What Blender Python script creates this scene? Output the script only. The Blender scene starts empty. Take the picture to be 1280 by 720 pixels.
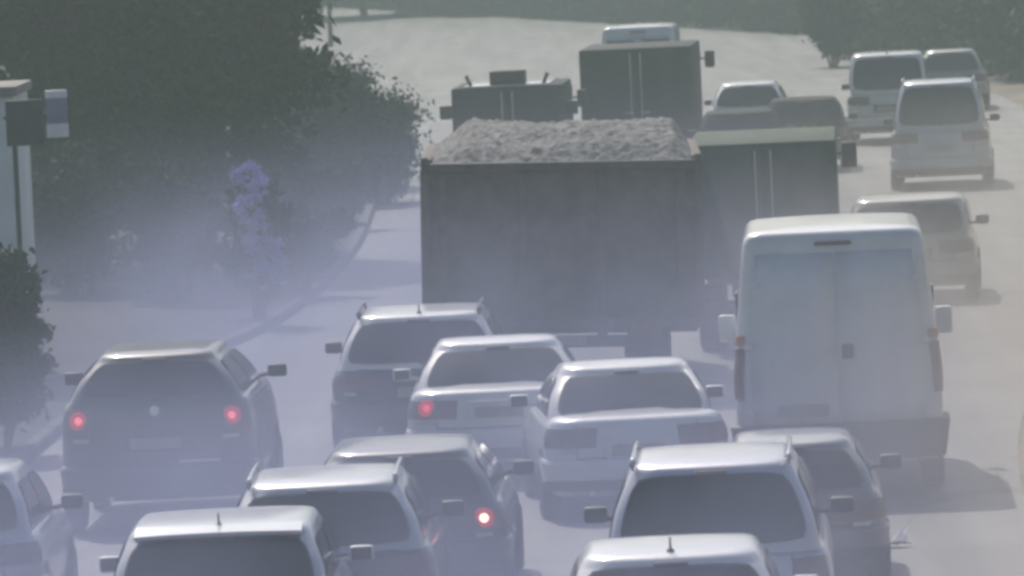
import bpy, bmesh, math, random
from mathutils import Vector, Matrix, Quaternion, noise
R = math.radians
rng = random.Random(7)
scene = bpy.context.scene
COL = scene.collection

# ------------------------------------------------------------------ camera, sky, sun, exposure
CAM_H = 6.2
FPX = 10000.0                                   # focal length in pixels of a 1280 wide picture
cd = bpy.data.cameras.new('camera')
cam = bpy.data.objects.new('camera', cd); COL.objects.link(cam)
cd.sensor_width = 36.0
cd.lens = 36.0 * FPX / 1280.0
cd.clip_start = 1.0; cd.clip_end = 5000.0
PITCH = math.atan(521.0 / FPX)
ROLL = R(-2.6)
cam.matrix_world = Matrix.Translation((0, 0, CAM_H)) @ Matrix.Rotation(R(90) - PITCH, 4, 'X') @ Matrix.Rotation(ROLL, 4, 'Z')
scene.camera = cam
cd.dof.use_dof = True
cd.dof.focus_distance = 84.0
cd.dof.aperture_fstop = 8.0
CAM_M = cam.matrix_world.copy()

SUN_EL, SUN_AZ = R(46), R(-16)                   # azimuth clockwise from the road's direction
world = bpy.data.worlds.new('World'); scene.world = world
world.use_nodes = True
wn = world.node_tree
wn.nodes.clear()
sky = wn.nodes.new('ShaderNodeTexSky')
sky.sky_type = 'NISHITA'; sky.sun_disc = False
sky.sun_elevation = SUN_EL; sky.sun_rotation = SUN_AZ
sky.dust_density = 3.0; sky.air_density = 1.0; sky.ozone_density = 1.5
bg = wn.nodes.new('ShaderNodeBackground'); bg.inputs['Strength'].default_value = 0.11
wo = wn.nodes.new('ShaderNodeOutputWorld')
wn.links.new(sky.outputs[0], bg.inputs[0]); wn.links.new(bg.outputs[0], wo.inputs[0])
sd = bpy.data.lights.new('sun', 'SUN'); sd.energy = 3.2; sd.angle = R(0.6); sd.color = (1.0, 0.95, 0.88)
sun = bpy.data.objects.new('sun', sd); COL.objects.link(sun)
SUN_DIR = Vector((math.sin(SUN_AZ) * math.cos(SUN_EL), math.cos(SUN_AZ) * math.cos(SUN_EL), math.sin(SUN_EL)))
sun.rotation_euler = (SUN_DIR).to_track_quat('Z', 'Y').to_euler()
sun.location = (0, 60, 60)

scene.view_settings.view_transform = 'Standard'
scene.view_settings.look = 'None'
scene.view_settings.gamma = 1.0
scene.view_settings.exposure = 0.22
scene.view_settings.use_curve_mapping = False
scene.cycles.use_denoising = True
scene.cycles.volume_bounces = 2
scene.cycles.max_bounces = 6
scene.cycles.filter_width = 3.3

HAZE_DENSITY = 0.0028
HAZE_COLOR = (0.31, 0.375, 0.36)
SMOKE_DENSITY = 0.05

# ------------------------------------------------------------------ helpers
def ray(X, Y):
    v = Vector(((X - 640.0) / FPX, -(Y - 360.0) / FPX, -1.0))
    return CAM_M.to_3x3() @ v

def at(X, Y, h=0.0):
    """world point where the sight line of photo pixel X, Y meets the level z = h"""
    d = ray(X, Y); t = (h - CAM_H) / d.z
    return Vector((0, 0, CAM_H)) + d * t

def at_dist(X, Y, D):
    d = ray(X, Y); t = D / d.y
    return Vector((0, 0, CAM_H)) + d * t

def link_mesh(name, verts, faces, m=None, parent=None, smooth=None):
    me = bpy.data.meshes.new(name)
    me.from_pydata([tuple(v) for v in verts], [], faces)
    me.update()
    if smooth is not None:
        for p in me.polygons: p.use_smooth = True
        me.set_sharp_from_angle(angle=R(smooth))
    if m: me.materials.append(m)
    o = bpy.data.objects.new(name, me); COL.objects.link(o)
    if parent: o.parent = parent
    return o

class MB:
    """collects simple shapes; build() links them as one mesh object"""
    def __init__(self): self.v = []; self.f = []
    def add(self, vs, fs):
        n = len(self.v); self.v += [Vector(a) for a in vs]; self.f += [tuple(i + n for i in f) for f in fs]; return self
    def box(self, c, s, rot=None, bev=0.0):
        bm = bmesh.new(); bmesh.ops.create_cube(bm, size=1.0)
        for v in bm.verts: v.co = Vector((v.co.x * s[0], v.co.y * s[1], v.co.z * s[2]))
        if bev > 0: bmesh.ops.bevel(bm, geom=list(bm.edges), offset=min(bev, min(s) * 0.45), segments=2, affect='EDGES', profile=0.6)
        M = Matrix.Translation(c) @ (rot.to_4x4() if rot else Matrix.Identity(4))
        bm.verts.index_update()
        self.add([M @ v.co for v in bm.verts], [[l.vert.index for l in f.loops] for f in bm.faces]); bm.free(); return self
    def tube(self, pts, r, n=8, r1=None):
        pts = [Vector(p) for p in pts]; rings = []
        for i, p in enumerate(pts):
            d = (pts[min(i + 1, len(pts) - 1)] - pts[max(i - 1, 0)]).normalized()
            a = d.orthogonal().normalized() if i == 0 else (rings[-1][1] - d * rings[-1][1].dot(d)).normalized()
            b = d.cross(a); rr = r + ((r1 if r1 is not None else r) - r) * i / max(1, len(pts) - 1)
            rings.append(([p + (a * math.cos(t) + b * math.sin(t)) * rr for t in [k * math.tau / n for k in range(n)]], a))
        vs = [v for rg, _ in rings for v in rg]; fs = []
        for i in range(len(pts) - 1):
            for k in range(n): fs.append((i * n + k, i * n + (k + 1) % n, (i + 1) * n + (k + 1) % n, (i + 1) * n + k))
        fs.append(tuple(reversed(range(n)))); fs.append(tuple((len(pts) - 1) * n + k for k in range(n)))
        return self.add(vs, fs)
    def lathe_x(self, prof, c=(0, 0, 0), n=28):
        """prof: list of (x, radius) around the x axis"""
        vs = []; fs = []; c = Vector(c); m = len(prof)
        for k in range(n):
            t = k * math.tau / n
            for x, r in prof: vs.append(c + Vector((x, r * math.cos(t), r * math.sin(t))))
        for k in range(n):
            for i in range(m - 1):
                a = k * m + i; b = ((k + 1) % n) * m + i
                fs.append((a, a + 1, b + 1, b))
        return self.add(vs, fs)
    def ball(self, c, s, seg=12):
        bm = bmesh.new(); bmesh.ops.create_uvsphere(bm, u_segments=seg, v_segments=max(6, seg // 2), radius=1.0)
        bm.verts.index_update(); c = Vector(c)
        self.add([c + Vector((v.co.x * s[0], v.co.y * s[1], v.co.z * s[2])) for v in bm.verts], [[l.vert.index for l in f.loops] for f in bm.faces]); bm.free(); return self
    def build(self, name, m, parent=None, smooth=40):
        o = link_mesh(name, self.v, self.f, m, parent, smooth)
        bm = bmesh.new(); bm.from_mesh(o.data); bmesh.ops.recalc_face_normals(bm, faces=bm.faces); bm.to_mesh(o.data); bm.free()
        return o

def tag(o, label=None, cat=None, group=None, kind=None):
    if label: o['label'] = label
    if cat: o['category'] = cat
    if group: o['group'] = group
    if kind: o['kind'] = kind
    return o

def empty(name, loc, rz=0.0):
    o = bpy.data.objects.new(name, None); COL.objects.link(o)
    o.empty_display_size = 0.3; o.location = loc; o.rotation_euler = (0, 0, rz); return o

# ------------------------------------------------------------------ materials
def mat(name, col, rough=0.6, metal=0.0, coat=0.0, vary=0.12, scale=6.0, bump=0.0, bscale=40.0, dust=0.0, emit=None, spec=0.5, col2=None):
    m = bpy.data.materials.new(name); m.use_nodes = True
    nt = m.node_tree; b = nt.nodes['Principled BSDF']; L = nt.links.new
    b.inputs['Metallic'].default_value = metal
    b.inputs['Coat Weight'].default_value = coat; b.inputs['Coat Roughness'].default_value = 0.12
    b.inputs['Specular IOR Level'].default_value = spec
    tc = nt.nodes.new('ShaderNodeTexCoord')
    n1 = nt.nodes.new('ShaderNodeTexNoise'); n1.inputs['Scale'].default_value = scale; n1.inputs['Detail'].default_value = 6.0; n1.inputs['Roughness'].default_value = 0.65
    L(tc.outputs['Object'], n1.inputs['Vector'])
    ramp = nt.nodes.new('ShaderNodeValToRGB')
    c2 = col2 if col2 else tuple(max(0.0, c * (1 - 2.2 * vary)) for c in col)
    c1 = col if col2 else tuple(min(1.0, c * (1 + vary)) for c in col)
    ramp.color_ramp.elements[0].position = 0.3; ramp.color_ramp.elements[1].position = 0.7
    ramp.color_ramp.elements[0].color = (*c2, 1); ramp.color_ramp.elements[1].color = (*c1, 1)
    L(n1.outputs['Fac'], ramp.inputs['Fac'])
    out = ramp.outputs['Color']; rsock = None
    if dust > 0:
        n2 = nt.nodes.new('ShaderNodeTexNoise'); n2.inputs['Scale'].default_value = 2.3; n2.inputs['Detail'].default_value = 8.0; n2.inputs['Roughness'].default_value = 0.7
        L(tc.outputs['Object'], n2.inputs['Vector'])
        mr = nt.nodes.new('ShaderNodeMapRange'); mr.inputs['From Min'].default_value = 0.35; mr.inputs['From Max'].default_value = 0.75
        mr.inputs['To Min'].default_value = dust * 0.35; mr.inputs['To Max'].default_value = dust
        L(n2.outputs['Fac'], mr.inputs['Value'])
        mx = nt.nodes.new('ShaderNodeMix'); mx.data_type = 'RGBA'
        L(mr.outputs['Result'], mx.inputs['Factor']); L(out, mx.inputs[6]); mx.inputs[7].default_value = (0.33, 0.30, 0.27, 1)
        out = mx.outputs[2]
        mr2 = nt.nodes.new('ShaderNodeMapRange'); mr2.inputs['To Min'].default_value = rough; mr2.inputs['To Max'].default_value = min(1.0, rough + 0.35)
        L(mr.outputs['Result'], mr2.inputs['Value']); rsock = mr2.outputs['Result']
    L(out, b.inputs['Base Color'])
    if rsock: L(rsock, b.inputs['Roughness'])
    else: b.inputs['Roughness'].default_value = rough
    if bump > 0:
        n3 = nt.nodes.new('ShaderNodeTexNoise'); n3.inputs['Scale'].default_value = bscale; n3.inputs['Detail'].default_value = 5.0
        L(tc.outputs['Object'], n3.inputs['Vector'])
        bp = nt.nodes.new('ShaderNodeBump'); bp.inputs['Strength'].default_value = bump; bp.inputs['Distance'].default_value = 0.03
        L(n3.outputs['Fac'], bp.inputs['Height']); L(bp.outputs['Normal'], b.inputs['Normal'])
    if emit:
        b.inputs['Emission Color'].default_value = (*emit[0], 1); b.inputs['Emission Strength'].default_value = emit[1]
    return m

M = {}
def paint(name, col, metal=0.0, dust=0.22): M[name] = mat('paint_' + name, col, 0.32, metal, 0.9, 0.05, 3.0, 0.0, 40, dust)
paint('white', (0.74, 0.75, 0.76)); paint('offwhite', (0.66, 0.66, 0.64))
paint('silver', (0.46, 0.48, 0.53), 0.35); paint('lavender_silver', (0.50, 0.50, 0.60), 0.25)
paint('black', (0.02, 0.02, 0.026), 0, 0.22); paint('charcoal', (0.035, 0.036, 0.045), 0.2, 0.22); paint('navy', (0.028, 0.032, 0.065), 0.15, 0.22)
M['matt_black'] = mat('paint_matt_black', (0.022, 0.023, 0.025), 0.8, 0, 0.0, 0.1, 3.0, dust=0.2, spec=0.15)
paint('grey', (0.17, 0.17, 0.175), 0.3); paint('taupe', (0.30, 0.285, 0.26), 0.2); 
M['lorry_green'] = mat('lorry_canvas_green', (0.10, 0.135, 0.105), 0.9, vary=0.15, scale=2.0, dust=0.3, spec=0.15, bump=0.1, bscale=8)
M['truck_dark'] = mat('truck_dark', (0.03, 0.036, 0.038), 0.75, vary=0.15, scale=2.0, dust=0.2, spec=0.2)
M['glass'] = mat('tinted_glass', (0.035, 0.036, 0.046), 0.08, 0, 0.0, 0.1, 2.0, dust=0.16, spec=0.6)
M['rubber'] = mat('tyre_rubber', (0.022, 0.022, 0.024), 0.85, bump=0.3, bscale=60, dust=0.35)
M['plastic'] = mat('black_plastic', (0.03, 0.03, 0.032), 0.55, dust=0.25)
M['rim'] = mat('wheel_alloy', (0.42, 0.42, 0.44), 0.35, 0.8, dust=0.3)
M['chrome'] = mat('bright_metal', (0.72, 0.73, 0.75), 0.18, 0.9, vary=0.03)
M['plate'] = mat('number_plate', (0.36, 0.36, 0.34), 0.5, vary=0.15, scale=12, dust=0.45)
M['lamp_red'] = mat('lamp_red_off', (0.10, 0.018, 0.02), 0.25, 0, 0.6, vary=0.2, dust=0.35)
M['lamp_lit'] = mat('lamp_red_lit', (0.5, 0.02, 0.02), 0.2, 0, 0.4, emit=((1.0, 0.16, 0.2), 1.3))
M['lamp_dim'] = mat('lamp_red_dim', (0.5, 0.02, 0.03), 0.2, 0, 0.4, emit=((1.0, 0.06, 0.14), 0.9))
M['lamp_hot'] = mat('lamp_brake_bulb', (0.8, 0.3, 0.2), 0.2, emit=((1.0, 0.5, 0.36), 4.0))
M['lamp_glow'] = mat('lamp_red_glow', (0.4, 0.02, 0.03), 0.25, 0, 0.4, emit=((1.0, 0.05, 0.06), 0.32))
M['lamp_amber'] = mat('lamp_amber', (0.5, 0.16, 0.03), 0.2, 0, 0.5)
M['lamp_clear'] = mat('lamp_clear', (0.6, 0.6, 0.6), 0.12, 0, 0.5)
M['steel_dark'] = mat('dark_steel', (0.07, 0.068, 0.066), 0.6, 0.3, vary=0.3, scale=9, dust=0.35, bump=0.1)
M['tip_body'] = mat('tipper_steel', (0.13, 0.098, 0.088), 0.78, 0.0, vary=0.35, scale=3.0, dust=0.3, bump=0.15, bscale=15)
M['soil'] = mat('tipped_soil', (0.29, 0.275, 0.27), 0.95, vary=0.3, scale=9.0, bump=1.0, bscale=24.0)
M['asphalt'] = mat('road_asphalt', (0.25, 0.243, 0.235), 0.6, vary=0.14, scale=0.35, bump=0.2, bscale=30.0, spec=0.5)
M['earth'] = mat('verge_earth', (0.07, 0.066, 0.058), 0.95, vary=0.3, scale=0.6, bump=0.6, bscale=6)
M['dust_bank'] = mat('dusty_bank', (0.30, 0.26, 0.20), 0.95, vary=0.18, scale=0.35, bump=0.6, bscale=3)
M['kerb'] = mat('kerb_concrete', (0.13, 0.125, 0.12), 0.85, vary=0.2, scale=2, bump=0.2)
M['bark'] = mat('bark', (0.075, 0.06, 0.045), 0.95, vary=0.35, scale=8, bump=0.7, bscale=14)
M['wall_white'] = mat('white_render', (0.70, 0.71, 0.68), 0.85, vary=0.08, scale=1.2, bump=0.1)
M['sign_dark'] = mat('sign_back', (0.06, 0.065, 0.062), 0.6, vary=0.15)
M['sign_white'] = mat('sign_white', (0.78, 0.78, 0.80), 0.5, vary=0.06)
M['sign_lilac'] = mat('sign_lilac', (0.23, 0.22, 0.34), 0.5, vary=0.1)
M['paper'] = mat('paper', (0.80, 0.80, 0.78), 0.8, vary=0.05)
M['roof_tile'] = mat('roof_sheet', (0.22, 0.20, 0.18), 0.7, vary=0.2)

def leaf_mat(name, col, col2):
    m = bpy.data.materials.new(name); m.use_nodes = True
    nt = m.node_tree; b = nt.nodes['Principled BSDF']; L = nt.links.new
    g = nt.nodes.new('ShaderNodeNewGeometry')
    ramp = nt.nodes.new('ShaderNodeValToRGB')
    ramp.color_ramp.elements[0].color = (*col2, 1); ramp.color_ramp.elements[1].color = (*col, 1)
    L(g.outputs['Random Per Island'], ramp.inputs['Fac']); L(ramp.outputs['Color'], b.inputs['Base Color'])
    b.inputs['Roughness'].default_value = 0.8; b.inputs['Specular IOR Level'].default_value = 0.15
    return m
M['leaf_dark'] = leaf_mat('leaf_dark', (0.045, 0.085, 0.035), (0.02, 0.04, 0.018))
M['leaf_mid'] = leaf_mat('leaf_mid', (0.055, 0.105, 0.042), (0.026, 0.05, 0.022))
M['leaf_grey'] = leaf_mat('leaf_grey', (0.13, 0.18, 0.14), (0.08, 0.115, 0.09))
M['blossom'] = leaf_mat('blossom', (0.60, 0.54, 0.85), (0.40, 0.35, 0.68))

def wear_road():
    m = M['asphalt']; nt = m.node_tree; L = nt.links.new; b = nt.nodes['Principled BSDF']
    src = b.inputs['Base Color'].links[0].from_socket
    tc = nt.nodes.new('ShaderNodeTexCoord'); mp = nt.nodes.new('ShaderNodeMapping'); mp.inputs['Scale'].default_value = (1.3, 0.035, 1.0); mp.inputs['Rotation'].default_value = (0, 0, R(2.0))
    L(tc.outputs['Object'], mp.inputs['Vector'])
    n = nt.nodes.new('ShaderNodeTexNoise'); n.inputs['Scale'].default_value = 1.0; n.inputs['Detail'].default_value = 5.0; L(mp.outputs['Vector'], n.inputs['Vector'])
    r1 = nt.nodes.new('ShaderNodeMapRange'); r1.inputs['From Min'].default_value = 0.42; r1.inputs['From Max'].default_value = 0.62; r1.inputs['To Min'].default_value = 0.0; r1.inputs['To Max'].default_value = 0.55
    L(n.outputs['Fac'], r1.inputs['Value'])
    mx = nt.nodes.new('ShaderNodeMix'); mx.data_type = 'RGBA'; L(r1.outputs['Result'], mx.inputs['Factor']); L(src, mx.inputs[6]); mx.inputs[7].default_value = (0.085, 0.083, 0.082, 1)
    v = nt.nodes.new('ShaderNodeTexVoronoi'); v.feature = 'DISTANCE_TO_EDGE'; v.inputs['Scale'].default_value = 0.28
    n2 = nt.nodes.new('ShaderNodeTexNoise'); n2.inputs['Scale'].default_value = 0.8; n2.inputs['Detail'].default_value = 6; L(tc.outputs['Object'], n2.inputs['Vector'])
    ad = nt.nodes.new('ShaderNodeVectorMath'); ad.operation = 'ADD'; L(tc.outputs['Object'], ad.inputs[0]); L(n2.outputs['Color'], ad.inputs[1]); L(ad.outputs[0], v.inputs['Vector'])
    r2 = nt.nodes.new('ShaderNodeMapRange'); r2.inputs['From Max'].default_value = 0.02; r2.inputs['To Min'].default_value = 0.6; r2.inputs['To Max'].default_value = 0.0
    L(v.outputs['Distance'], r2.inputs['Value'])
    m2 = nt.nodes.new('ShaderNodeMix'); m2.data_type = 'RGBA'; L(r2.outputs['Result'], m2.inputs['Factor']); L(mx.outputs[2], m2.inputs[6]); m2.inputs[7].default_value = (0.04, 0.04, 0.04, 1)
    L(m2.outputs[2], b.inputs['Base Color'])
wear_road()

# ------------------------------------------------------------------ the setting
def polar_strip(pts_l, pts_r, z):
    vs = []; fs = []
    for a, b in zip(pts_l, pts_r):
        n = 10
        for k in range(n + 1):
            p = Vector((a[0], a[1], z)).lerp(Vector((b[0], b[1], z)), k / n); vs.append(p)
    for i in range(len(pts_l) - 1):
        for k in range(n):
            q = i * (n + 1) + k; fs.append((q, q + 1, q + n + 2, q + n + 1))
    return vs, fs

S = 1500.0
g = link_mesh('ground', [(-S, -S, -0.13), (S, -S, -0.13), (S, S, -0.13), (-S, S, -0.13)], [(0, 1, 2, 3)], M['earth']); tag(g, kind='structure')

# centre-free description of the two road edges: distance -> x
LEFT = [(-30, -8.6), (40, -6.6), (75, -5.6), (96, -5.0), (112, -3.3), (130, -2.6), (150, -2.5), (185, -2.7), (215, -3.2), (250, -4.8), (285, -7.4), (330, -12.5), (380, -20.0), (470, -37.0)]
RIGHT = [(-30, 3.4), (40, 3.9), (75, 4.75), (95, 6.2), (112, 7.9), (150, 10.6), (185, 12.2), (215, 12.6), (250, 12.6), (280, 10.8), (330, 2.2), (392, -8.6), (480, -24.0)]
def smooth_curve(pts, n=8):
    out = []
    P = [Vector((x, y, 0)) for y, x in pts]
    for i in range(len(P) - 1):
        p0 = P[max(i - 1, 0)]; p1 = P[i]; p2 = P[i + 1]; p3 = P[min(i + 2, len(P) - 1)]
        for k in range(n):
            t = k / n
            out.append(0.5 * ((2 * p1) + (p2 - p0) * t + (2 * p0 - 5 * p1 + 4 * p2 - p3) * t * t + (3 * p1 - p0 - 3 * p2 + p3) * t ** 3))
    out.append(P[-1]); return out
EL = smooth_curve(LEFT); ER = smooth_curve(RIGHT)
v, f = polar_strip(EL, ER, 0.0)
tag(link_mesh('road', v, f, M['asphalt']), kind='structure')

def kerb(edge, side, name):
    vs = []; fs = []; n = len(edge)
    for i, p in enumerate(edge):
        d = (edge[min(i + 1, n - 1)] - edge[max(i - 1, 0)]).normalized(); o = Vector((-d.y, d.x, 0)) * side
        for w, z in ((0.0, -0.13), (0.0, 0.10), (0.02, 0.125), (0.15, 0.125), (0.15, -0.13)):
            q = p + o * w; vs.append((q.x, q.y, z))
    for i in range(n - 1):
        for k in range(4):
            a = i * 5 + k; fs.append((a, a + 1, a + 6, a + 5))
    tag(link_mesh(name, vs, fs, M['kerb'], smooth=30), kind='structure')
kerb(EL, 1, 'kerb')

def bank(edge, side, widths, name, m, amp):
    """verge that starts behind the kerb and follows the given (offset, height) profile"""
    vs = []; fs = []; n = len(edge); k_n = len(widths)
    for i, p in enumerate(edge):
        d = (edge[min(i + 1, n - 1)] - edge[max(i - 1, 0)]).normalized(); o = Vector((-d.y, d.x, 0)) * side
        for k, (w, z) in enumerate(widths):
            q = p + o * w
            h = z + (noise.noise(Vector((q.x * 0.35, q.y * 0.2, 1.7))) * amp * min(1.0, k / 2) if k else 0)
            vs.append((q.x, q.y, h))
    for i in range(n - 1):
        for k in range(k_n - 1):
            a = i * k_n + k; fs.append((a, a + 1, a + k_n + 1, a + k_n))
    return tag(link_mesh(name, vs, fs, m, smooth=60), kind='structure')
bank(EL, 1, [(0.15, 0.11), (0.8, 0.12), (1.8, 0.16), (3.5, 0.25), (6, 0.35), (10, 0.4), (16, 0.4), (24, -0.2)], 'verge', M['earth'], 0.12)
bank(ER[:-20], -1, [(0.0, -0.02), (0.3, 0.05), (0.9, 0.13), (1.6, 0.25), (2.6, 0.9), (3.8, 1.9), (5.2, 2.6), (8, 3.0), (14, 3.0), (24, -0.2)], 'bank', M['dust_bank'], 0.25)

# ------------------------------------------------------------------ vehicles: rings and patches
NC, NS = 6, 6
def outline(hw, ya, yb, r, bow=0.0, bowf=0.0):
    """closed plan outline, counter-clockwise from the rear left corner; 4 sides of NS and 4 corners of NC pieces"""
    r = min(r, hw * 0.9, (yb - ya) * 0.45); pts = []
    def side(a, b):
        for k in range(NS): pts.append((a[0] + (b[0] - a[0]) * k / NS, a[1] + (b[1] - a[1]) * k / NS))
    def corner(cx, cy, t0):
        for k in range(NC):
            t = t0 + (math.pi / 2) * k / NC; pts.append((cx + r * math.cos(t), cy + r * math.sin(t)))
    side((-hw + r, ya), (hw - r, ya)); corner(hw - r, ya + r, -math.pi / 2)
    side((hw, ya + r), (hw, yb - r)); corner(hw - r, yb - r, 0)
    side((hw - r, yb), (-hw + r, yb)); corner(-hw + r, yb - r, math.pi / 2)
    side((-hw, yb - r), (-hw, ya + r)); corner(-hw + r, ya + r, math.pi)
    out = []; ym = (ya + yb) / 2; hl = (yb - ya) / 2
    for x, y in pts:
        u = (x / hw) ** 2
        if y < ym: y += bow * u * min(1.0, (ym - y) / hl * 1.0)
        else: y -= bowf * u * min(1.0, (y - ym) / hl)
        out.append((x, y))
    return out
NR = 4 * (NC + NS)

def loft(rings, cap_top=True, cap_bottom=True):
    vs = [Vector(p) for rg in rings for p in rg]; fs = []
    for i in range(len(rings) - 1):
        for k in range(NR):
            fs.append((i * NR + k, i * NR + (k + 1) % NR, (i + 1) * NR + (k + 1) % NR, (i + 1) * NR + k))
    if cap_bottom: fs.append(tuple(reversed(range(NR))))
    if cap_top: fs.append(tuple((len(rings) - 1) * NR + k for k in range(NR)))
    return vs, fs

def lerp(a, b, t): return a + (b - a) * t
def interp(tab, x):
    if x <= tab[0][0]: return tab[0][1]
    for (a, va), (b, vb) in zip(tab, tab[1:]):
        if x <= b: return lerp(va, vb, (x - a) / (b - a))
    return tab[-1][1]

class Shell:
    """a vehicle's lower body and its greenhouse as stacked plan outlines"""
    def __init__(s, L=4.2, W=1.75, H=1.48, belt=0.95, y0=0.05, y0r=0.38, y1r=2.35, y1=3.05, roofw=1.18, nose=0.70, deck=None, rc=0.28, bow=0.09, floor=0.24):
        s.__dict__.update(L=L, W=W, H=H, belt=belt, y0=y0, y0r=y0r, y1r=y1r, y1=y1, roofw=roofw, nose=nose, deck=deck if deck else belt, rc=rc, bow=bow, floor=floor)
        s.inset = [(floor, 0.09), (floor + 0.08, 0.03), (floor + 0.22, 0.0), (0.5 * (floor + belt) + 0.1, 0.0), (belt - 0.10, 0.022), (belt - 0.03, 0.05), (belt, 0.09)]
    def ztop(s, y):
        return interp([(0, s.deck - 0.02), (max(0.12, s.y0 * 0.9), s.deck), (max(0.2, s.y0 + 0.1), s.belt), (s.y1, s.belt), (s.y1 + 0.25, s.belt - 0.04), (s.L - 0.25, s.nose + 0.05), (s.L, s.nose - 0.06)], y)
    def body_ring(s, z, off=0.0):
        i = interp(s.inset, z); rg = outline(s.W / 2 - i + off, i * 0.8 - off, s.L - i + off, s.rc, s.bow, 0.18)
        zb = 0.45; out = []
        for x, y in rg:
            zz = z if z <= zb else zb + (z - zb) / (s.belt - zb) * (s.ztop(y) - zb)
            out.append((x, y, zz))
        return out
    def body(s, m, parent, name='body'):
        zs = [s.floor, s.floor + 0.08, s.floor + 0.15, s.floor + 0.22, 0.58, 0.5 * (s.floor + s.belt) + 0.1, s.belt - 0.16, s.belt - 0.10, s.belt - 0.06, s.belt - 0.03, s.belt]
        zs = sorted(set(round(z, 4) for z in zs))
        rings = [s.body_ring(z) for z in zs]
        for extra in (0.06, 0.2, 0.45):
            rg = outline(max(0.12, s.W / 2 - 0.09 - extra), 0.09 + extra, s.L - 0.09 - extra, s.rc * (1 - extra), s.bow, 0.18)
            rings.append([(x, y, s.ztop(y) + 0.012 + extra * 0.05) for x, y in rg])
        v, f = loft(rings); return link_mesh(name, v, f, m, parent, 38)
    # greenhouse
    def g_params(s, t):
        c = 0.035 * math.sin(math.pi * min(t, 1.0))
        hw = lerp(s.W / 2 - 0.085, s.roofw / 2, t) + c
        return hw, lerp(s.y0, s.y0r, t) - c * 1.2, lerp(s.y1, s.y1r, t) + c, lerp(0.16, 0.20, t)
    def g_z(s, t): return lerp(s.belt - 0.03, s.H - 0.07, t)
    def g_pt_rear(s, x, t, off=0.0):
        hw, ya, yb, r = s.g_params(t)
        return (x, ya + s.bow * (x / hw) ** 2 - off, s.g_z(t) + off * 0.5)
    def g_pt_front(s, x, t, off=0.0):
        hw, ya, yb, r = s.g_params(t)
        return (x, yb - 0.2 * (x / hw) ** 2 + off, s.g_z(t) + off * 0.5)
    def roof_z(s, y):
        u = (y - (s.y0r + s.y1r) / 2) / ((s.y1r - s.y0r) / 2); return -0.035 * u * u
    def greenhouse(s, m, parent, name='roof'):
        rings = []
        for t in (0, 0.12, 0.25, 0.4, 0.55, 0.7, 0.85, 0.95, 1.0):
            hw, ya, yb, r = s.g_params(t); z = s.g_z(t)
            rings.append([(x, y, z + s.roof_z(y) * max(0, t - 0.6) / 0.4) for x, y in outline(hw, ya, yb, r, s.bow, 0.2)])
        for ins, dz in ((0.018, 0.032), (0.05, 0.053), (0.10, 0.062), (0.2, 0.068), (0.38, 0.072)):
            hw, ya, yb, r = s.g_params(1.0)
            rings.append([(x, y, s.H - 0.07 + dz + s.roof_z(y)) for x, y in outline(hw - ins, ya + ins, yb - ins, max(0.05, r - ins * 0.3), s.bow, 0.2)])
        v, f = loft(rings, True, False); return link_mesh(name, v, f, m, parent, 42)
    def panel(s, fn, a0, a1, t0, t1, name, m, parent, na=14, nt=8, off=0.006, rnd=0.10):
        """a window pane that follows the greenhouse; fn(a, t, off); a0, a1 are half widths as functions of t"""
        vs = []; fs = []
        for j in range(nt + 1):
            for i in range(na + 1):
                a = -1 + 2 * i / na; b = -1 + 2 * j / nt
                a2 = a * (1 - rnd * 0.5 * b ** 6); b2 = b * (1 - rnd * a ** 6)
                t = lerp(t0, t1, (b2 + 1) / 2); x = lerp(a0(t), a1(t), (a2 + 1) / 2)
                vs.append(fn(x, t, off))
        for j in range(nt):
            for i in range(na):
                q = j * (na + 1) + i; fs.append((q, q + 1, q + na + 2, q + na + 1))
        # a thin return edge so that the pane has depth
        return link_mesh(name, vs, fs, m, parent, 60)
    def rear_pt(s, x, z, off=0.0):
        i = interp(s.inset, z); hw = s.W / 2 - i
        return (x, i * 0.8 + s.bow * (x / hw) ** 2 - off, z if z < 0.45 else 0.45 + (z - 0.45) / (s.belt - 0.45) * (s.ztop(0.1) - 0.45))
    def wrap(s, i0, i1, zs, offs, name, m, parent):
        """a patch that follows the lower body from ring index i0 to i1"""
        vs = []; fs = []; n = i1 - i0 + 1
        for z, o in zip(zs, offs):
            rg = s.body_ring(z, o)
            for k in range(i0, i1 + 1): vs.append(rg[k % NR])
        for j in range(len(zs) - 1):
            for k in range(n - 1):
                q = j * n + k; fs.append((q, q + 1, q + n + 1, q + n))
        # close the two ends
        base = len(vs)
        for e in (0, n - 1):
            fs.append(tuple(j * n + e for j in range(len(zs))))
        return link_mesh(name, vs, fs, m, parent, 35)

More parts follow.
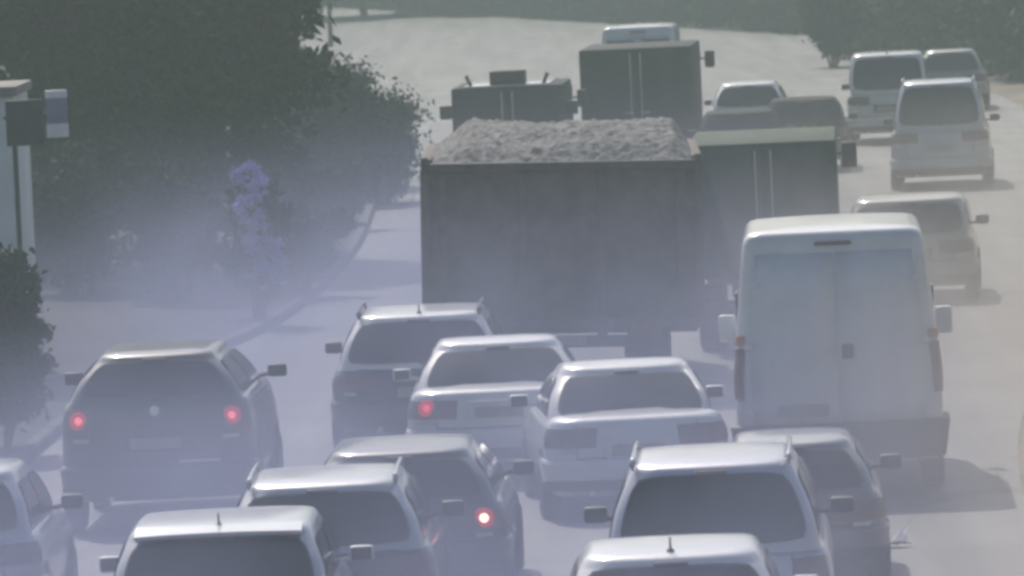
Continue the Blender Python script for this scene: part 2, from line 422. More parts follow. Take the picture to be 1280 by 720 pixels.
WHEEL = {}
def wheel(parent, x, y, r, w=0.2, side=1):
    key = (round(r, 3), round(w, 3))
    if key not in WHEEL:
        t = MB().lathe_x([(-w / 2, r * 0.62), (-w / 2, r * 0.86), (-w / 2 + 0.02, r * 0.97), (-w / 4, r), (w / 4, r), (w / 2 - 0.02, r * 0.97), (w / 2, r * 0.86), (w / 2, r * 0.62), (-w / 2, r * 0.62)])
        o = t.build('wheel', M['rubber'])
        h = MB().lathe_x([(w / 2 - 0.005, r * 0.63), (w / 2 - 0.03, r * 0.58), (w / 2 - 0.06, r * 0.54), (w / 2 - 0.07, 0.001)])
        for k in range(5):
            a = k * math.tau / 5
            h.box((w / 2 - 0.035, math.cos(a) * r * 0.32, math.sin(a) * r * 0.32), (0.03, 0.07, r * 0.56), Matrix.Rotation(a - math.pi / 2, 3, 'X'), 0.01)
        h.lathe_x([(w / 2 - 0.005, 0.05), (w / 2 - 0.02, 0.06), (w / 2 - 0.05, 0.06)])
        q = h.build('rim', M['rim'])
        WHEEL[key] = (o.data, q.data); bpy.data.objects.remove(o); bpy.data.objects.remove(q)
    a, b = WHEEL[key]
    o = bpy.data.objects.new('wheel', a); COL.objects.link(o); o.parent = parent; o.location = (x, y, r)
    if side < 0: o.rotation_euler = (0, 0, math.pi)
    q = bpy.data.objects.new('rim', b); COL.objects.link(q); q.parent = o
    return o

QUEUE = 'vehicles queuing on the road'
def car(name, label, cat, X, Y, col, yaw=-2.5, lit=None, light='block', rails=False, spoiler=False, antenna=False, plate_z=None,
        wiper=True, detail=True, roofcol=None, mirrorcol=None, hatch=True, tow=False, badge=False, handle=True, wr=0.31, band=False, fog=None, **kw):
    s = Shell(**kw); W = s.W
    p = at(X, Y, s.H - 0.02)
    yaw = R(yaw)
    # the pixel is the middle of the roof's rear edge
    loc = Vector((p.x, p.y, 0)) - Matrix.Rotation(yaw, 3, 'Z') @ Vector((0, s.y0r, 0))
    root = empty(name, (loc.x, loc.y, 0), yaw); tag(root, label, cat, QUEUE)
    m = M[col]; b = s.body(m, root)
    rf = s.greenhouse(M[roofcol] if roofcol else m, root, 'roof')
    # glass
    hwr = lambda t: s.g_params(t)[0] - 0.10
    t0, t1 = (0.16, 0.90)
    rw = s.panel(lambda x, t, o: s.g_pt_rear(x, t, o), lambda t: -hwr(t), lambda t: hwr(t), t0, t1, 'rear_window', M['glass'], root, off=0.012)
    s.panel(lambda x, t, o: s.g_pt_rear(x, t, o), lambda t: -hwr(t) - 0.022, lambda t: hwr(t) + 0.022, t0 - 0.045, t1 + 0.035, 'frame', M['plastic'], rw, off=0.007)
    s.panel(lambda x, t, o: s.g_pt_front(x, t, o), lambda t: -hwr(t) - 0.02, lambda t: hwr(t) + 0.02, 0.12, 0.92, 'windscreen', M['glass'], root, off=0.01)
    for sd_ in (-1, 1):
        def side_fn(yy, t, o, sd_=sd_): return (sd_ * (s.g_params(t)[0] + o), yy, s.g_z(t))
        ya = lambda t: s.g_params(t)[1] + 0.24; yb = lambda t: s.g_params(t)[2] - 0.26
        ym = lambda t: lerp(ya(t), yb(t), 0.52)
        s.panel(side_fn, ya, lambda t: ym(t) - 0.04, 0.13, 0.88, 'side_window', M['glass'], root, na=8, nt=5, off=0.008)
        s.panel(side_fn, lambda t: ym(t) + 0.04, yb, 0.13, 0.88, 'side_window', M['glass'], root, na=8, nt=5, off=0.008)
    # bumper: a band that wraps the tail
    i0, i1 = -NC - 1, NS + NC + 1
    zb0, zb1 = s.floor + 0.06, s.floor + 0.34
    bump = s.wrap(i0, i1, [zb0 - 0.02, zb0, zb0 + 0.05, zb1 - 0.03, zb1, zb1 + 0.01], [-0.03, 0.022, 0.035, 0.035, 0.02, -0.02], 'bumper', m, root)
    s.wrap(i0 + 1, i1 - 1, [zb0 - 0.015, zb0 - 0.005, zb0 + 0.09, zb0 + 0.10], [-0.02, 0.04, 0.042, 0.02], 'valance', M['plastic'], bump)
    # lamps on the rear corners
    def lamp(side, mm):
        zt = s.belt - 0.07; zl = zt - (0.26 if light == 'tall' else 0.17)
        if side > 0: a, c = NS - 1, NS + NC - 1
        else: a, c = -NC + 1, 1
        if light == 'tall': a, c = (NS, NS + NC - 2) if side > 0 else (-NC + 2, 0)
        o = s.wrap(a, c, [zl - 0.006, zl, lerp(zl, zt, 0.5), zt, zt + 0.006], [-0.02, 0.012, 0.020, 0.012, -0.02], 'tail_light', mm, root)
        return o, zl, zt
    lit = lit or {}
    for sd_ in (-1, 1):
        o, zl, zt = lamp(sd_, M['lamp_red'])
        if lit.get(sd_):
            xx = sd_ * (W / 2 - (0.19 if light == 'tall' else 0.20))
            bo = MB().lathe_x([(0.008, 0.001), (0.006, 0.022), (0.0, 0.035), (-0.02, 0.04)], n=20).build('bulb', M[lit[sd_]], o)
            ho = MB().lathe_x([(0.0, 0.04), (0.004, 0.055), (0.0, 0.075), (-0.02, 0.09)], n=20).build('reflector', M['lamp_glow'], o)
            ho.rotation_euler = (0, 0, R(-90)); ho.location = s.rear_pt(xx, lerp(zl, zt, 0.62), 0.027)
            bo.rotation_euler = (0, 0, R(-90)); q = s.rear_pt(xx, lerp(zl, zt, 0.62), 0.03); bo.location = q
        s2 = s.wrap(NS, NS + 2, [zl - 0.055, zl - 0.05, zl - 0.015, zl - 0.01], [-0.02, 0.010, 0.010, -0.02], 'reverse_light', M['lamp_clear'], root) if sd_ > 0 else \
             s.wrap(-2, 0, [zl - 0.055, zl - 0.05, zl - 0.015, zl - 0.01], [-0.02, 0.010, 0.010, -0.02], 'reverse_light', M['lamp_clear'], root)
    # plate with its recess
    pz = plate_z if plate_z else (0.62 * s.belt + 0.08)
    q = s.rear_pt(0, pz, 0.012)
    rc = MB().box((0, q[1], q[2] + 0.02), (0.62, 0.02, 0.19), bev=0.008).build('plate_recess', m if col in ('white', 'silver') else M['plastic'], root)
    MB().box((0, q[1] - 0.014, q[2]), (0.50, 0.012, 0.11), bev=0.004).build('number_plate', M['plate'], root)
    MB().box((0, q[1] - 0.02, q[2] + 0.105), (0.52, 0.035, 0.035), bev=0.01).build('handle', M['chrome' if handle == 'chrome' else col], root)
    # high brake lamp
    q = s.g_pt_rear(0, 0.955, 0.012)
    MB().box((0, q[1], q[2]), (0.24, 0.03, 0.025), bev=0.008).build('brake_light', M[lit.get('top', 'lamp_red')], root)
    # shut lines of the tailgate or boot lid
    sl = MB()
    for sx in (-1, 1):
        x0 = sx * (W / 2 - 0.30)
        sl.tube([s.rear_pt(x0, z, 0.0) for z in [lerp(zb1 + 0.01, s.belt - 0.04, k / 6) for k in range(7)]], 0.005, 5)
    sl.tube([s.rear_pt(x, zb1 + 0.015, 0.0) for x in [lerp(-(W / 2 - 0.3), W / 2 - 0.3, k / 10) for k in range(11)]], 0.005, 5)
    sl.build('shut_line', M['plastic'], root)
    if badge:
        q = s.rear_pt(0, s.belt - 0.1, 0.01)
        bo = MB().lathe_x([(0.01, 0.001), (0.01, 0.045), (-0.004, 0.055)], n=16).build('badge', M['chrome'], root)
        bo.location = q; bo.rotation_euler = (0, 0, R(-90))
    if band:
        q = s.rear_pt(0.28, pz + 0.02, 0.02)
        MB().box((0.42, q[1] - 0.03, q[2] - 0.20), (0.40, 0.012, 0.03), bev=0.004).build('bright_strip', M['chrome'], root)
    if fog:
        q = s.rear_pt(fog[0], fog[1], 0.012)
        MB().box((q[0], q[1], q[2]), (0.12, 0.03, 0.05), bev=0.012).build('fog_light', M['lamp_glow'], root)
    if wiper and hatch:
        a = s.g_pt_rear(0.02, 0.12, 0.03); c = s.g_pt_rear(-0.42, 0.30, 0.03)
        MB().tube([a, c], 0.009, 6, 0.006).ball(a, (0.03, 0.03, 0.03), 8).build('wiper', M['plastic'], root)
    if spoiler:
        hw, ya, yb, r = s.g_params(1.0)
        vs = []
        for x in [lerp(-hw + 0.06, hw - 0.06, k / 12) for k in range(13)]:
            e = abs(x) / hw; y = ya + s.bow * e * e
            vs.append(((x, y + 0.16, s.H - 0.012), (x, y - 0.10, s.H - 0.045 - 0.02 * e * e), (x, y - 0.10, s.H - 0.075 - 0.02 * e * e), (x, y + 0.10, s.H - 0.09)))
        fl = [p_ for q_ in vs for p_ in q_]; fs = []
        for k in range(12):
            for j in range(4): fs.append((k * 4 + j, k * 4 + (j + 1) % 4, (k + 1) * 4 + (j + 1) % 4, (k + 1) * 4 + j))
        fs += [(0, 1, 2, 3), (48, 49, 50, 51)]
        mb = MB(); mb.add(fl, fs); mb.build('spoiler', M[roofcol] if roofcol else m, root)
    if rails:
        for sx in (-1, 1):
            hw = s.roofw / 2 - 0.03; yy = [lerp(s.y0r + 0.12, s.y1r - 0.25, k / 8) for k in range(9)]
            pts = [(sx * hw, y, s.H + s.roof_z(y) + (0.035 if 0 < k < 8 else -0.03)) for k, y in enumerate(yy)]
            rl = MB().tube(pts, 0.016, 6)
            rl.ball((sx * hw, yy[0] + 0.03, s.H + s.roof_z(yy[0]) + 0.012), (0.028, 0.06, 0.045), 8)
            rl.build('roof_rail', M[rails] if isinstance(rails, str) else M['chrome'], root)
    if antenna:
        y = s.y0r + 0.22; z = s.H + s.roof_z(y)
        MB().tube([(0, y, z - 0.02), (0, y - 0.07, z + 0.10)], 0.012, 6, 0.006).ball((0, y, z), (0.03, 0.05, 0.02), 8).build('antenna', M['plastic'], root)
    # door mirrors
    for sx in (-1, 1):
        y = s.y1 - 0.42; z = s.belt + 0.07
        mi = MB().box((sx * (W / 2 + 0.085), y, z), (0.19, 0.10, 0.13), bev=0.035)
        mi.tube([(sx * (W / 2 - 0.10), y + 0.02, z - 0.05), (sx * (W / 2 + 0.02), y + 0.01, z - 0.03)], 0.02, 6)
        mo = mi.build('mirror', M[mirrorcol] if mirrorcol else (m if col == 'white' else M['plastic']), root)
        MB().box((sx * (W / 2 + 0.085), y - 0.052, z), (0.155, 0.006, 0.10), bev=0.002).build('mirror_glass', M['glass'], mo)
    # wheels with dark arches
    ya_, yb_ = 0.78 if s.L > 4 else 0.62, s.L - 0.82
    for sx in (-1, 1):
        for y in (ya_, yb_):
            ar = MB().lathe_x([(0.004, wr + 0.055), (0.004, 0.001)], (0, 0, 0), 28)
            ao = ar.build('wheel_arch', M['plastic'], root); ao.location = (sx * (W / 2 + 0.002), y, wr + 0.01)
            if sx < 0: ao.rotation_euler = (0, 0, math.pi)
            wheel(root, sx * (W / 2 - 0.07), y, wr, 0.2, sx)
    ex = MB().tube([(-0.45, 0.0, s.floor + 0.03), (-0.45, 0.35, s.floor + 0.04)], 0.03, 10); ex.build('exhaust_pipe', M['chrome'], root)
    if tow:
        MB().tube([(0, 0.12, s.floor + 0.1), (0, -0.10, s.floor + 0.09), (0, -0.13, s.floor + 0.17)], 0.02, 8).ball((0, -0.13, s.floor + 0.19), (0.03, 0.03, 0.03), 8).build('tow_hitch', M['steel_dark'], root)
    return root

SEDAN = dict(L=4.45, W=1.74, H=1.43, belt=0.93, y0=0.72, y0r=1.28, y1r=2.45, y1=3.2, roofw=1.14, deck=0.98, nose=0.68)
HATCH = dict(L=4.0, W=1.72, H=1.47, belt=0.94, y0=0.06, y0r=0.42, y1r=2.2, y1=2.95, roofw=1.18, nose=0.72)
ESTATE = dict(L=4.45, W=1.76, H=1.47, belt=0.94, y0=0.05, y0r=0.40, y1r=2.55, y1=3.25, roofw=1.2, nose=0.70)
SUV = dict(L=4.5, W=1.86, H=1.74, belt=1.12, y0=0.05, y0r=0.36, y1r=2.65, y1=3.3, roofw=1.22, nose=0.92, floor=0.32)
MPV = dict(L=4.4, W=1.78, H=1.70, belt=1.02, y0=0.03, y0r=0.24, y1r=2.5, y1=3.5, roofw=1.26, nose=0.78)
def S_(base, **kw): d = dict(base); d.update(kw); return d

car('hatchback', 'silver hatchback cut by the left edge of the photo, low and close', 'car', -82, 592, 'silver', -1.5, **S_(HATCH, W=1.74, roofw=1.28))
car('estate_car', 'pale silver estate car with roof spoiler and stubby aerial, nearest in the left lane', 'car', 272, 660, 'silver', -1.0, spoiler=True, antenna=True, mirrorcol='white', **S_(ESTATE, roofw=1.36))
car('sport_utility_car', 'tall black SUV with two red tail lights glowing, ahead of the silver estate', 'car', 193, 441, 'black', -2.0, lit={-1: 'lamp_lit', 1: 'lamp_lit'}, light='tall', badge=True, band=True, wr=0.36, tow=True, **S_(SUV, roofw=1.14, belt=1.28))
car('hatchback', 'dark hatchback with roof painted pale for its glare, and roof rails, beside the lit orange brake light', 'car', 402, 603, 'charcoal', -1.0, roofcol='silver', rails='silver', **S_(ESTATE, W=1.76, roofw=1.22, L=4.1))  # silver roof paint stands in for sky glare on a dark roof
car('saloon_car', 'dark navy car with its right brake light lit bright orange', 'car', 498, 563, 'navy', -1.5, fog=(0.08, 0.80), lit={1: 'lamp_hot'}, **S_(ESTATE, L=4.3, W=1.82, H=1.36, belt=0.9, roofw=1.2))
car('people_carrier', 'lavender silver people carrier with roof rail ends and a large rear window', 'car', 888, 578, 'lavender_silver', -2.4, rails='silver', light='tall', **S_(MPV, roofw=1.24))
car('hatchback', 'white hatchback with a thin aerial on its roof, lowest in the picture', 'car', 838, 692, 'white', -1.5, antenna=True, **S_(HATCH, W=1.72, roofw=1.24))
car('hatchback', 'dark grey car close behind the white van, next to the lavender people carrier', 'car', 990, 551, 'grey', -2.0, **S_(ESTATE, L=3.8, W=1.52, H=1.32, roofw=1.0, belt=0.88, y1r=2.1, y1=2.7))
car('saloon_car', 'white saloon with a rounded roof and dark rear window, right of the other white saloon', 'car', 782, 456, 'white', 3.0, hatch=False, **S_(SEDAN, W=1.76, roofw=1.26, H=1.42))
car('saloon_car', 'white saloon with one red tail light, in front of the pale roofed estate', 'car', 621, 426, 'white', -0.3, lit={-1: 'lamp_dim'}, hatch=False, plate_z=0.74, **S_(SEDAN, W=1.86, roofw=1.26, H=1.42))
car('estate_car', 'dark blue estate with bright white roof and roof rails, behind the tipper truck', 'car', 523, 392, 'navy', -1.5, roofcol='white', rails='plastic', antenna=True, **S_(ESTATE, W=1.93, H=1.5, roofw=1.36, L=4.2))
car('hatchback', 'black car on the right of two dark cars ahead of the green lorry', 'car', 1003, 124, 'matt_black', -3.5, **S_(HATCH, roofw=1.3))
car('hatchback', 'dark grey car hidden to its roof behind the green lorry, below the small white car', 'car', 922, 140, 'matt_black', -3.5, **S_(HATCH, roofw=1.3))
car('hatchback', 'small white car in bright sun beside the dark box truck', 'car', 935, 104, 'white', -3.5, **S_(HATCH, roofw=1.2))
car('people_carrier', 'white roofed people carrier with whip aerial, at the far end of the right lane', 'car', 1108, 67, 'offwhite', -4.0, antenna=True, **S_(MPV, H=1.95, W=1.78, belt=1.1, roofw=1.5))
car('hatchback', 'dim grey car past the silver people carrier, only its roof line showing', 'car', 1187, 63, 'taupe', -4.0, **S_(HATCH))
car('people_carrier', 'silver grey people carrier in front of the white roofed one in the right lane', 'car', 1172, 102, 'silver', -4.0, rails='silver', **S_(MPV, H=2.0, W=1.82, belt=1.12, roofw=1.36))
car('hatchback', 'taupe car with a bright roof edge, just ahead of the white van', 'car', 1135, 248, 'taupe', -4.0, **S_(ESTATE, W=1.8, roofw=1.5, L=4.0))

# ------------------------------------------------------------------ vans and trucks
def van(name, label, X, Y, col, yaw, L=5.2, W=1.98, H=2.6, roofw=None, windows=False, glass=False, cat='van'):
    p = at(X, Y, H); loc = Vector((p.x, p.y, 0)); yaw = R(yaw)
    root = empty(name, (loc.x, loc.y, 0), yaw); tag(root, label, cat, QUEUE)
    rw = roofw if roofw else W * 0.86
    m = M[col]
    def par(z):
        t = max(0.0, (z - 1.15) / (H - 1.15))
        i = interp([(0.34, 0.06), (0.42, 0.02), (0.6, 0.0), (1.2, 0.0)], z)
        hw = lerp(W / 2 - i, rw / 2, t ** 1.3) if t > 0 else W / 2 - i
        yf = interp([(0.3, L - 0.05), (0.75, L), (1.05, L - 0.12), (1.25, L - 0.75), (H, L - 1.75)], z)
        return hw, 0.02 * t + i * 0.5, yf
    def ring(z, off=0.0, ins=0.0):
        hw, ya, yf = par(min(z, H)); return [(x, y, z) for x, y in outline(hw + off - ins, ya - off + ins, yf + off - ins, 0.13, 0.03, 0.22)]
    zs = [0.34, 0.38, 0.42, 0.5, 0.6, 0.75, 0.9, 1.05, 1.15, 1.25, 1.5, 1.75, 2.0, H - 0.25, H - 0.12]
    rings = [ring(z) for z in zs if z <= H - 0.11]
    for z, ins in ((H - 0.06, 0.015), (H - 0.02, 0.05), (H - 0.004, 0.12), (H + 0.01, 0.3), (H + 0.02, 0.55)):
        rings.append(ring(z, 0, ins))
    v, f = loft(rings); link_mesh('body', v, f, m, root, 38)
    def wrap(i0, i1, zz, offs, nm, mm, par_=None):
        vs = []; fs = []; n = i1 - i0 + 1
        for z, o in zip(zz, offs):
            rg = ring(z, o)
            for k in range(i0, i1 + 1): vs.append(rg[k % NR])
        for j in range(len(zz) - 1):
            for k in range(n - 1):
                q = j * n + k; fs.append((q, q + 1, q + n + 1, q + n))
        return link_mesh(nm, vs, fs, mm, par_ or root, 35)
    # two rear doors, each a shallow panel of its own with hinges
    for sx in (-1, 1):
        hwb = W / 2 - 0.16; vs = []; fs = []
        zz = [0.62, 0.9, 1.2, 1.6, 2.0, H - 0.22]
        for k, z in enumerate(zz):
            h_, ya, _ = par(z); e = min(h_ - 0.13, hwb)
            for j in range(5):
                x = sx * lerp(0.012, e, j / 4); vs.append((x, ya + 0.03 * (x / h_) ** 2 - 0.010, z))
        for k in range(len(zz) - 1):
            for j in range(4):
                q = k * 5 + j; fs.append((q, q + 1, q + 6, q + 5))
        d = link_mesh('rear_door', vs, fs, m, root, 40)
        sm = d.modifiers.new('thick', 'SOLIDIFY'); sm.thickness = 0.014; sm.offset = 1.0 if sx < 0 else -1.0
        for z in (0.85, 1.5, H - 0.5):
            h_, ya, _ = par(z); MB().box((sx * (h_ - 0.12), ya - 0.028, z), (0.09, 0.025, 0.06), bev=0.008).build('hinge', m, d)
        if sx > 0:
            MB().box((0.10, -0.03, 1.42), (0.11, 0.04, 0.14), bev=0.015).build('handle', M['plastic'], d)
        if glass:
            h_, ya, _ = par(1.7)
            MB().box((sx * (h_ * 0.46), ya - 0.026, (1.25 + H - 0.3) / 2), (h_ * 0.72, 0.012, H - 0.3 - 1.25), bev=0.05).build('rear_window', M['glass'], d)
    for sx in (-1, 1):
        a, c = (NS + 1, NS + NC - 1) if sx > 0 else (-NC + 1, -1)
        o = wrap(a, c, [0.98, 0.99, 1.2, 1.48, 1.49], [-0.01, 0.014, 0.018, 0.014, -0.01], 'tail_light', M['lamp_red'])
        wrap(a, c, [1.505, 1.51, 1.60, 1.605], [-0.01, 0.014, 0.014, -0.01], 'indicator', M['lamp_amber'], o)
    wrap(-NC - 1, NS + NC + 1, [0.36, 0.37, 0.72, 0.735], [-0.02, 0.06, 0.065, -0.01], 'bumper', M['plastic'])
    MB().box((-0.35, -0.035, 0.86), (0.50, 0.012, 0.11), bev=0.004).build('number_plate', M['plate'], root)
    MB().box((0, 0.0, H - 0.13), (0.36, 0.03, 0.035), bev=0.01).build('brake_light', M['lamp_red'], root)
    vs = []
    for sx in (-1, 1):
        mi = MB().box((sx * (W / 2 + 0.10), L - 1.15, 1.45), (0.18, 0.12, 0.28), bev=0.04)
        mi.tube([(sx * (W / 2 - 0.1), L - 1.1, 1.4), (sx * (W / 2 + 0.08), L - 1.13, 1.42)], 0.03, 6); mi.build('mirror', m, root)
        for y in (1.0, L - 0.9): wheel(root, sx * (W / 2 - 0.11), y, 0.34, 0.22, sx)
        h_, _, _ = par(1.6)
        MB().box((sx * (h_ + 0.0), L - 1.95, 1.62), (0.03, 0.75, 0.5), Matrix.Rotation(sx * 0.06, 3, 'Y'), bev=0.012).build('side_window', M['glass'], root)
    return root

van('panel_van', 'tall white panel van with closed rear doors and black bumper', 1040, 287, 'white', -2.2, W=2.0, roofw=1.72)
van('panel_van', 'distant white roofed van seen above the dark box truck', 797, 33, 'white', -3.5, W=1.75, H=2.6, roofw=1.6, glass=True, L=4.8)

# tipper truck heaped with soil
def tipper():
    p = at(693, 202, 2.80)
    root = empty('tipper_truck', (p.x, p.y, 0), R(-0.6)); root.rotation_euler = (0, R(1.6), R(-0.6))
    tag(root, 'big dark tipper truck heaped with pale soil, seen from behind its tailgate', 'truck', QUEUE)
    s_ = FPX / p.y; Wt = 350 / s_; hw = Wt / 2; L = 5.6; z0, z1 = 0.85, 2.80
    st = M['tip_body']
    tg = MB().box((0, 0, (z0 + z1) / 2), (Wt - 0.16, 0.06, z1 - z0), bev=0.01)
    tgo = tg.build('tailgate', st, root)
    rb = MB()
    for k in range(4): rb.box((lerp(-hw + 0.25, hw - 0.25, k / 3), -0.045, (z0 + z1) / 2 - 0.02), (0.09, 0.04, z1 - z0 - 0.22), bev=0.012)
    rb.box((0, -0.06, z0 + 0.06), (Wt - 0.18, 0.075, 0.11), bev=0.012); rb.build('rib', st, tgo)
    MB().box((0, -0.055, z1 - 0.05), (Wt - 0.14, 0.10, 0.10), bev=0.015).build('top_rail', M['steel_dark'], tgo)
    for sx in (-1, 1):
        MB().box((sx * (hw - 0.04), 0.02, (z0 + z1) / 2 + 0.01), (0.10, 0.16, z1 - z0 + 0.06), bev=0.015).box((sx * (hw - 0.04), -0.03, z1 + 0.02), (0.09, 0.18, 0.10), bev=0.02).build('corner_post', st, root)
        sd_ = MB().box((sx * (hw - 0.05), L / 2 + 0.1, (z0 + z1) / 2), (0.06, L, z1 - z0), bev=0.01)
        sd_.box((sx * (hw - 0.05), L / 2 + 0.1, z1 + 0.0), (0.13, L, 0.09), bev=0.02)
        for k in range(7): sd_.box((sx * (hw - 0.0), 0.6 + k * (L - 1.0) / 6, (z0 + z1) / 2), (0.06, 0.10, z1 - z0 - 0.2), bev=0.01)
        sd_.build('side_panel', st, root)
    MB().box((0, L + 0.13, (z0 + z1) / 2), (Wt - 0.1, 0.06, z1 - z0), bev=0.01).build('headboard', st, root)
    MB().box((0, L / 2 + 0.1, z0 - 0.03), (Wt - 0.14, L, 0.07)).build('floor_plate', M['steel_dark'], root)
    # the heap
    nx, ny = 110, 130; vs = []; fs = []
    for j in range(ny + 1):
        for i in range(nx + 1):
            u = -1 + 2 * i / nx; w = j / ny; x = u * (hw - 0.085); y = 0.04 + w * (L + 0.05)
            e = min(1.0, (1 + u) * 3.2, (1 - u) * 7.0) ** 0.8 * min(1.0, (w * 4.0) ** 0.8) * min(1.0, (1 - w) * 5)
            z = z1 - 0.16 + 0.16 * min(1, w * 9) + 0.32 * e + 0.075 * noise.fractal(Vector((x * 0.9, y * 0.9, 3.3)), 1.0, 2.0, 5) * (0.25 + e) + 0.035 * noise.noise(Vector((x * 11, y * 11, 0))) + 0.02 * noise.noise(Vector((x * 19, y * 19, 4)))
            vs.append((x, y, z))
    for j in range(ny):
        for i in range(nx):
            q = j * (nx + 1) + i; fs.append((q, q + 1, q + nx + 2, q + nx + 1))
    ld = link_mesh('soil_load', vs, fs, M['soil'], None, 80)
    # chassis, lamps, mudflaps, wheels
    ch = MB()
    for sx in (-0.45, 0.45): ch.box((sx, L / 2 + 0.9, 0.86), (0.12, L + 2.0, 0.24), bev=0.01)
    ch.box((0, -0.02, 0.70), (2.3, 0.12, 0.14), bev=0.015)
    ch.build('chassis', M['steel_dark'], root)
    for sx in (-1, 1):
        MB().box((sx * 0.95, -0.09, 0.80), (0.36, 0.05, 0.12), bev=0.012).build('tail_light', M['lamp_red'], root)
        MB().box((sx * 0.98, 0.75, 0.45), (0.55, 0.02, 0.55), bev=0.005).build('mudflap', M['plastic'], root)
        for y in (1.4, 2.75, L + 1.5): wheel(root, sx * 1.0, y, 0.52, 0.5 if y < 4 else 0.3, sx)
    MB().box((0, -0.095, 0.72), (0.52, 0.012, 0.12), bev=0.004).build('number_plate', M['plate'], root)
    cb = MB().box((0, L + 1.35, 1.75), (2.35, 1.9, 2.3), bev=0.15); cbo = cb.build('cab', M['truck_dark'], root)
    MB().box((0, L + 2.31, 2.2), (2.1, 0.03, 0.9), bev=0.01).build('windscreen', M['glass'], cbo)
    for sx in (-1, 1): MB().box((sx * 1.185, L + 1.6, 2.2), (0.02, 1.0, 0.75), bev=0.008).build('side_window', M['glass'], cbo)
    ld.matrix_world = Matrix.Translation((p.x, p.y, 0)) @ root.rotation_euler.to_matrix().to_4x4()
    tag(ld, 'heap of pale grey brown soil filling the tipper truck', 'soil heap')
    return root
tipper()

def box_truck(name, label, X, Y, col, yaw, W, H, L=5.0, extras=None, boxcol=None, cat='truck'):
    p = at(X, Y, H); root = empty(name, (p.x, p.y, 0), R(yaw)); tag(root, label, cat, QUEUE)
    m = M[boxcol or col]; z0 = 0.95; hw = W / 2
    cb = MB().box((0, L / 2, (z0 + H) / 2), (W, L, H - z0), bev=0.05).build('cargo_box', m, root)
    for sx in (-1, 1):
        d = MB().box((sx * (hw / 2 - 0.01), -0.014, (z0 + H) / 2), (hw - 0.09, 0.03, H - z0 - 0.14), bev=0.008).build('rear_door', m, cb)
        MB().tube([(sx * 0.10, -0.045, z0 + 0.1), (sx * 0.10, -0.045, H - 0.1)], 0.016, 8).box((sx * 0.16, -0.05, 1.35), (0.2, 0.025, 0.03), bev=0.006).build('lock_rod', M['chrome'], d)
        for z in (z0 + 0.25, (z0 + H) / 2, H - 0.25): MB().box((sx * (hw - 0.05), -0.03, z), (0.10, 0.03, 0.05), bev=0.006).build('hinge', M['steel_dark'], d)
        
        MB().box((sx * (hw - 0.22), -0.05, 0.78), (0.34, 0.05, 0.12), bev=0.012).build('tail_light', M['lamp_red'], root)
        MB().box((sx * (hw - 0.3), 0.55, 0.42), (0.45, 0.02, 0.45)).build('mudflap', M['plastic'], root)
        for y in (1.1, L + 0.75): wheel(root, sx * (hw - 0.2), y, 0.42, 0.34 if y < 3 else 0.24, sx)
        mi = MB().box((sx * (hw + 0.16), L + 0.9, H - 0.42), (0.20, 0.10, 0.34), bev=0.03)
        mi.tube([(sx * (hw - 0.15), L + 0.85, H - 0.4), (sx * (hw + 0.1), L + 0.88, H - 0.4)], 0.02, 6); mi.build('mirror', M['plastic'], root)
    cab = MB().box((0, L + 0.85, (H - 0.1 + 0.6) / 2), (W - 0.1, 1.5, H - 0.1 - 0.6), bev=0.12).build('cab', M[col], root)
    MB().box((0, L + 1.61, 1.75), (W - 0.3, 0.02, 0.7), bev=0.006).build('windscreen', M['glass'], cab)
    MB().box((0, L / 2 + 0.7, 0.82), (0.9, L + 1.4, 0.2), bev=0.02).box((0, -0.02, 0.62), (W - 0.2, 0.1, 0.12), bev=0.015).build('chassis', M['steel_dark'], root)
    MB().box((0, -0.085, 0.62), (0.5, 0.012, 0.11), bev=0.004).build('number_plate', M['plate'], root)
    if extras: extras(root, W, H, L)
    return root

def roof_gear(root, W, H, L):
    MB().box((0, L / 2, H + 0.012), (W - 0.5, L - 0.1, 0.03), bev=0.008).build('roof_glare', M['white'], root)  # white sheet added in place of bright light on the dull roof
    MB().box((0, 0.7, H + 0.13), (0.66, 0.9, 0.30), bev=0.03).build('roof_unit', M['truck_dark'], root)
    for sx in (-1, 1):
        MB().tube([(sx * (W / 2 - 0.38), 0.3, H - 0.02), (sx * (W / 2 - 0.28), 0.3, H + 0.22)], 0.035, 8).build('roof_stalk', M['plastic'], root)
        MB().box((sx * (W / 2 + 0.14), 0.5, H - 0.46), (0.24, 0.12, 0.26), bev=0.03).tube([(sx * (W / 2 - 0.05), 0.5, H - 0.45), (sx * (W / 2 + 0.1), 0.5, H - 0.45)], 0.025, 6).build('side_lamp', M['plastic'], root)
box_truck('lorry', 'dark lorry with a box unit and two stalks on its roof, beyond the soil heap', 633, 108, 'truck_dark', -3.0, 2.1, 2.15, 4.0, roof_gear)
box_truck('box_truck', 'dark box truck in front of the distant white van', 793, 60, 'truck_dark', -3.5, 2.2, 2.62, 5.0)
box_truck('lorry', 'dull green box lorry beside the tipper truck, partly behind the white van', 952, 178, 'lorry_green', -2.5, 1.86, 2.65, 5.0)

